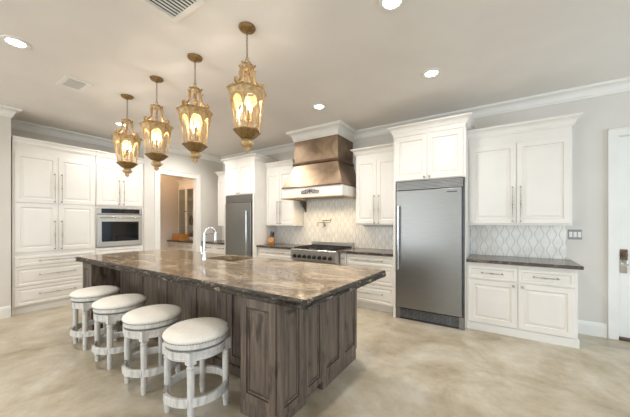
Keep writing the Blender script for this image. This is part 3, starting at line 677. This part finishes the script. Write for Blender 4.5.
# sink
b = MB(); t = .008
b.box(SX0-.012, SY0-.012, .715, SX1+.012, SY1+.012, .722)
b.box(SX0-.012, SY0-.012, .722, SX0-.002, SY1+.012, .855); b.box(SX1+.002, SY0-.012, .722, SX1+.012, SY1+.012, .855)
b.box(SX0-.002, SY0-.012, .722, SX1+.002, SY0-.002, .855); b.box(SX0-.002, SY1+.002, .722, SX1+.002, SY1+.012, .855)
sk = thing('sink', 'stainless undermount sink sunk into the island top', 'sink', (-2.93, 2.42, .715))
b.build('basin', 'steel', sk, world=True); MB().lathe([(.04, .7225), (.04, .725), (.03, .7255), (0, .724)], (-2.93, 2.42, 0), 20).build('drain', 'chrome', sk, world=True)
fx, fy = -3.05, 2.13
fa = thing('faucet', 'tall chrome pull-down gooseneck faucet beside the island sink', 'faucet', (fx, fy, .9205))
MB().lathe([(.028, 0), (.028, .01), (.022, .03), (.018, .10), (.017, .11)], n=20).build('base', 'chrome', fa, smooth=40)
dx, dy = .25, .97
pts = [(0, 0, .10), (0, 0, .22), (0, 0, .325)]+[((.07-.07*cos(q))*dx, (.07-.07*cos(q))*dy, .33+.07*sin(q)) for q in [pi*k/10 for k in range(11)]]
MB().tube(pts, .0155, 12).build('spout', 'chrome', fa, smooth=60)
MB().lathe([(.015, .33), (.016, .31), (.019, .28), (.024, .21), (.021, .20), (0, .20)], (.14*dx, .14*dy, 0), 16).build('spray_head', 'steelh', fa, smooth=40)
MB().tube([(0, 0, .315), (.07*dx, .07*dy, .325), (.18*dx, .18*dy, .325)], .008, 8).build('holder_arm', 'steelh', fa, smooth=40)
b = MB(); b.tube([(0, 0, .07), (-.03, -.01, .075)], .012, 10); b.tube([(-.035, -.01, .07), (-.045, -.015, .17)], [.008, .006], 8); b.build('lever', 'chrome', fa, smooth=40)

# ------------------------------------------------------------------ bar stools
def make_stool():
    r = thing('bar_stool', '', 'stool', (0, 0, 0), 0, 'bar stools along the island')
    MB().lathe([(.212, .566), (.226, .571), (.231, .582), (.227, .594), (.204, .610), (.152, .621), (.09, .627), (0, .629)], n=48).build('seat_cushion', 'linen', r, smooth=60)
    MB().lathe([(.18, .526), (.212, .526), (.221, .532), (.221, .557), (.216, .5655), (.18, .5655)], n=48).build('seat_rim', 'stool', r, smooth=40)
    b = MB()
    for k in range(72): a = 2*pi*k/72; b.ball((.224*cos(a), .224*sin(a), .5675), .004, 6)
    b.build('nailhead_trim', 'bead', r)
    MB().lathe([(.13, .51), (.13, .5255), (.15, .5255), (.15, .51)], n=32).build('swivel', 'gun', r)
    MB().lathe([(.18, .448), (.210, .448), (.214, .455), (.210, .461), (.210, .500), (.216, .505), (.216, .512), (.18, .512)], n=120,
               mod=lambda a, h: 1-.014*(.5+.5*cos(40*a))*(1 if .459 < h < .503 else 0)).build('apron', 'stool', r)
    for sx in (-1, 1):
        for sy in (-1, 1):
            b = MB(); cx, cy = sx*.145, sy*.145
            b.box(cx-.026, cy-.026, .428, cx+.026, cy+.026, .5115)
            b.lathe([(.026, .430), (.019, .422), (.027, .410), (.027, .402), (.022, .394), (.0255, .375), (.0235, .22), (.0225, .08), (.025, .07), (.025, .06), (.019, .052), (.022, .035), (.018, .0)], (cx, cy, 0), 36,
                    mod=lambda a, h: 1-.06*(.5+.5*cos(9*a))*(1 if .085 < h < .385 else 0))
            b.build('leg', 'stool', r, smooth=35)
    for k in range(4):
        rs = []
        for q in range(13):
            a = pi/4+k*pi/2+radians(3)+(pi/2-radians(6))*q/12; u = Vector((cos(a), sin(a), 0))
            rs.append([u*.206+Vector((0, 0, .145)), u*.230+Vector((0, 0, .145)), u*.230+Vector((0, 0, .203)), u*.206+Vector((0, 0, .203))])
        MB().rings(rs).build('footrest', 'stool', r, bevel=.003)
    MB().rings([[((.2305+t)*cos(a), (.2305+t)*sin(a), z) for t, z in ((0, .17), (0, .2045), (-.03, .2045), (-.03, .207), (.003, .207), (.003, .17))] for a in [radians(205+50*q/10) for q in range(11)]]).build('foot_plate', 'nickel', r)
    return r
LB = ['ivory round bar stool nearest the camera, beside the island corner post', 'second ivory round bar stool from the camera along the island', 'third ivory round bar stool from the camera along the island', 'farthest ivory round bar stool, nearest the tall white drawers']
st = make_stool(); allst = [st]+[dup(st) for _ in range(3)]
for s_, (x, y), L_ in zip(allst, ((-1.885, 1.255), (-2.54, 1.262), (-3.22, 1.275), (-3.90, 1.295)), LB):
    s_.location = (x, y, 0); s_['label'] = L_

# ------------------------------------------------------------------ lantern pendants
def make_pendant():
    r = thing('lantern_pendant', '', 'pendant lamp', (0, 0, CE), 0, 'gold lantern pendants over the island')
    MB().lathe([(0, -.001), (.070, -.001), (.072, -.008), (.066, -.020), (.045, -.032), (.015, -.038), (.008, -.05), (0, -.05)], n=32).build('canopy', 'darkgold', r, smooth=50)
    b = MB(); z = -.046; k = 0
    while z > -.262:
        pts = []
        for q in range(12):
            a = 2*pi*q/12; x_, z_ = .0075*cos(a), .015*sin(a); pts.append((x_, 0, z-.013+z_) if k % 2 == 0 else (0, x_, z-.013+z_))
        b.tube(pts, .0022, 5, closed=True); z -= .0235; k += 1
    b.build('chain', 'darkgold', r)
    b = MB(); b.tube([(.022*cos(q), 0, -.282+.022*sin(q)) for q in [2*pi*k/20 for k in range(20)]], .0035, 6, closed=True)
    b.lathe([(0, -.302), (.012, -.305), (.018, -.318), (.012, -.33), (.022, -.345), (.030, -.352), (.016, -.368), (0, -.372)], n=16); b.build('top_ring', 'gold', r, smooth=50)
    A0 = radians(-56.7)   # a corner towards the camera
    # scrolled arms
    for k in range(6):
        a = A0+pi/6+k*pi/3; b = MB()
        sh = [(.012, -.318), (.026, -.312), (.042, -.325), (.050, -.348), (.052, -.378), (.054, -.41), (.062, -.445), (.076, -.478), (.098, -.505), (.122, -.523), (.140, -.515), (.140, -.492), (.126, -.486), (.118, -.498)]
        b.tube([(p*cos(a), p*sin(a), z) for p, z in sh], [.005, .007, .008, .009, .009, .008, .009, .010, .010, .010, .009, .008, .006, .004], 8)
        for (p, z, q) in ((.050, -.345, .012), (.054, -.372, .011), (.060, -.40, .010), (.060, -.43, .010), (.074, -.468, .012), (.092, -.490, .013), (.112, -.500, .012), (.134, -.502, .015)):
            b.ball((p*cos(a)+rn.uniform(-.006, .006), p*sin(a)+rn.uniform(-.006, .006), z), q, 7, .9)
        # leaf
        for (p, z, p2, z2) in ((.058, -.40, .078, -.375), (.06, -.345, .072, -.322), (.11, -.51, .128, -.475)):
            b.tube([(p*cos(a), p*sin(a), z), ((p+p2)/2*cos(a+.06), (p+p2)/2*sin(a+.06), (z+z2)/2+.004), (p2*cos(a), p2*sin(a), z2)], [.006, .010, .002], 6)
        b.build('scroll_arm', 'gold', r, smooth=60)
    def hexring(R, z, a=A0): return [(R*cos(a+i*pi/3), R*sin(a+i*pi/3), z) for i in range(6)]
    b = MB(); b.rings([hexring(R, z) for R, z in ((.118, -.538), (.150, -.535), (.165, -.543), (.160, -.552), (.168, -.56), (.158, -.575), (.150, -.59), (.118, -.59))]+[hexring(.118, -.538)], cap=False)
    for i in range(48):
        t = i/8; k = int(t); q = t-k; p0 = Vector(hexring(.168, -.55)[k]); p1 = Vector(hexring(.168, -.55)[(k+1) % 6]); b.ball(p0+(p1-p0)*q, .009, 6)
    b.build('roof_rim', 'gold', r)
    ZT, ZB, RT, RB = -.588, -.885, .147, .098
    def side(k, s, z, off=0):
        t = (z-ZT)/(ZB-ZT); R = RT+(RB-RT)*t+off; p0 = Vector(hexring(R, z)[k % 6]); p1 = Vector(hexring(R, z)[(k+1) % 6]); return p0+(p1-p0)*(s+1)/2
    b = MB()
    for k in range(6):
        p0 = side(k, -1, ZT); p1 = side(k, -1, ZB); b.tube([p0, p0.lerp(p1, .5), p1], [.0085, .0075, .0075], 6)
        b.tube([side(k, -1, ZB+.006), side(k, 1, ZB+.006)], .006, 6)
        rs = []
        for q in range(17):
            s = -1+q/8; zl = ZT-.112+.088*sqrt(max(0, 1-(s/.84)**2)) if abs(s) < .84 else ZT-.135
            hi = side(k, s, ZT+.006); lo = side(k, s, zl); nv = Vector((hi.x, hi.y, 0)).normalized()*.006
            rs.append([hi, lo, lo-nv, hi-nv])
        b.rings(rs)
        for q in range(13): s = -.82+1.64*q/12; b.ball(side(k, s, ZT-.108+.088*sqrt(max(0, 1-(s/.84)**2)), .004), .0055, 5)
    b.build('cage_frame', 'palegold', r)
    for k in range(6):
        q = [side(k, s, z, o) for o in (-.004, -.006) for s, z in ((-.96, ZB+.01), (.96, ZB+.01), (.96, ZT), (-.96, ZT))]
        MB().add(q, [(0, 1, 2, 3), (7, 6, 5, 4), (0, 4, 5, 1), (1, 5, 6, 2), (2, 6, 7, 3), (3, 7, 4, 0)]).build('glass_pane', 'pane', r)
    b = MB(); b.rings([hexring(R, z) for R, z in ((.06, -.882), (.112, -.882), (.118, -.892), (.110, -.905), (.098, -.915), (.078, -.935), (.058, -.95), (.03, -.958))])
    for i in range(36):
        t = i/6; k = int(t); p0 = Vector(hexring(.112, -.893)[k]); p1 = Vector(hexring(.112, -.893)[(k+1) % 6]); b.ball(p0+(p1-p0)*(t-k), .009, 6)
    b.build('bottom_bowl', 'darkgold', r)
    MB().lathe([(0, -.955), (.036, -.958), (.044, -.966), (.036, -.975), (.056, -.985), (.058, -.995), (.046, -1.012), (.026, -1.025), (.018, -1.03), (.026, -1.04), (.022, -1.055), (.010, -1.068), (0, -1.076)], n=20,
               mod=lambda a, h: 1+.05*cos(8*a)).build('finial', 'gold', r, smooth=50)
    MB().tube([(0, 0, -.37), (0, 0, -.60), (0, 0, -.885)], .006, 8).build('stem', 'gold', r)
    for k in range(3):
        a = A0+k*2*pi/3+.5; x, y = .040*cos(a), .040*sin(a); c = MB().lathe([(.016, -.80), (.012, -.79), (.012, -.72), (0, -.72)], (x, y, 0), 10)
        c.tube([(0, 0, -.84), (x*.6, y*.6, -.845), (x, y, -.83), (x, y, -.80)], .004, 6); co = c.build('candle', 'wax', r, smooth=40)
        MB().lathe([(.004, -.72), (.009, -.704), (.0105, -.69), (.007, -.665), (.002, -.645), (0, -.642)], (x, y, 0), 12).build('bulb', 'bulb', co, smooth=60)
    return r
PL = ['gold lantern pendant nearest the camera, hanging over the near island end', 'gold lantern pendant second nearest the camera, left of the nearest one', 'gold lantern pendant third from the camera, hanging before the pantry doorway', 'farthest gold lantern pendant, hanging in front of the oven cabinet']
p0 = make_pendant(); allp = [p0]+[dup(p0) for _ in range(3)]
for p_, (x, y), L_ in zip(allp, ((-1.784, 1.66), (-2.547, 1.672), (-3.30, 1.678), (-4.09, 1.70)), PL):
    p_.location = (x, y, CE); p_['label'] = L_
    l = bpy.data.lights.new('lantern_light', 'POINT'); l.energy = 4.5; l.color = (1, .90, .77); l.shadow_soft_size = .045
    o = bpy.data.objects.new('lantern_light', l); C.objects.link(o); o.location = (x, y, CE-.64)

# ------------------------------------------------------------------ downlights and vents in the ceiling
def make_can():
    r = thing('recessed_light', '', 'ceiling light', (0, 0, CE), 0, 'recessed ceiling lights')
    MB().lathe([(.066, -.001), (.100, -.001), (.098, -.008), (.070, -.010), (.066, -.006)], n=32).build('trim_ring', 'trimwhite', r, smooth=40)
    MB().lathe([(0, -.001), (.0655, -.001), (.0655, -.006), (0, -.006)], n=28).build('lens', 'can', r)
    return r
c0 = make_can(); CL = [(-3.72, .622, 'recessed ceiling light at far upper left of the ceiling'), (-2.147, 3.374, 'recessed ceiling light in front of the copper hood'), (-.612, 3.303, 'recessed ceiling light in front of the steel refrigerator'),
    (-.66, 2.061, 'recessed ceiling light at the top edge of the photo'), (-5.35, 2.128, 'recessed ceiling light behind the farthest lantern'),
    (-3.70, 3.40, 'recessed ceiling light mostly hidden by the nearest lantern'), (-5.25, 3.42, 'recessed ceiling light mostly hidden by the third lantern from the camera')]
for i, (x, y, L_) in enumerate(CL):
    c_ = c0 if i == 0 else dup(c0); c_.location = (x, y, CE); c_['label'] = L_
    l = bpy.data.lights.new('downlight', 'SPOT'); l.energy = (36 if y > 3 else 55) if x > -1 else (54 if x < -5.3 else 72); l.color = (1, .965, .925); l.spot_size = radians(165); l.spot_blend = .9; l.shadow_soft_size = .06
    o = bpy.data.objects.new('downlight', l); C.objects.link(o); o.location = (x, y, CE-.02)
def vent(x, y, sx, sy, L_):
    r = thing('ceiling_vent', L_, 'vent', (x, y, CE), 0, 'ceiling air vents')
    f = MB(); f.box(-sx, -sy, -.008, sx, -sy+.045, -.001); f.box(-sx, sy-.045, -.008, sx, sy, -.001); f.box(-sx, -sy+.045, -.008, -sx+.045, sy-.045, -.001); f.box(sx-.045, -sy+.045, -.008, sx, sy-.045, -.001)
    f.build('frame', 'trimwhite', r, bevel=.002)
    MB().box(-sx+.045, -sy+.045, -.003, sx-.045, sy-.045, -.001).build('duct_shade', 'shadowgap', r)  # flat dark sheet, the shade behind the slats given as colour
    n = 9
    for k in range(n):
        xx = -sx+.055+(2*sx-.125)*k/(n-1); MB().box(xx, -sy+.046, -.010, xx+.011, sy-.046, -.0032).build('slat', 'trimwhite', r)
vent(-4.26, 1.20, .178, .125, 'white ceiling vent at left, above the tall white cabinets')
vent(-2.04, 1.13, .20, .165, 'white ceiling vent cut by the top edge of the photo')
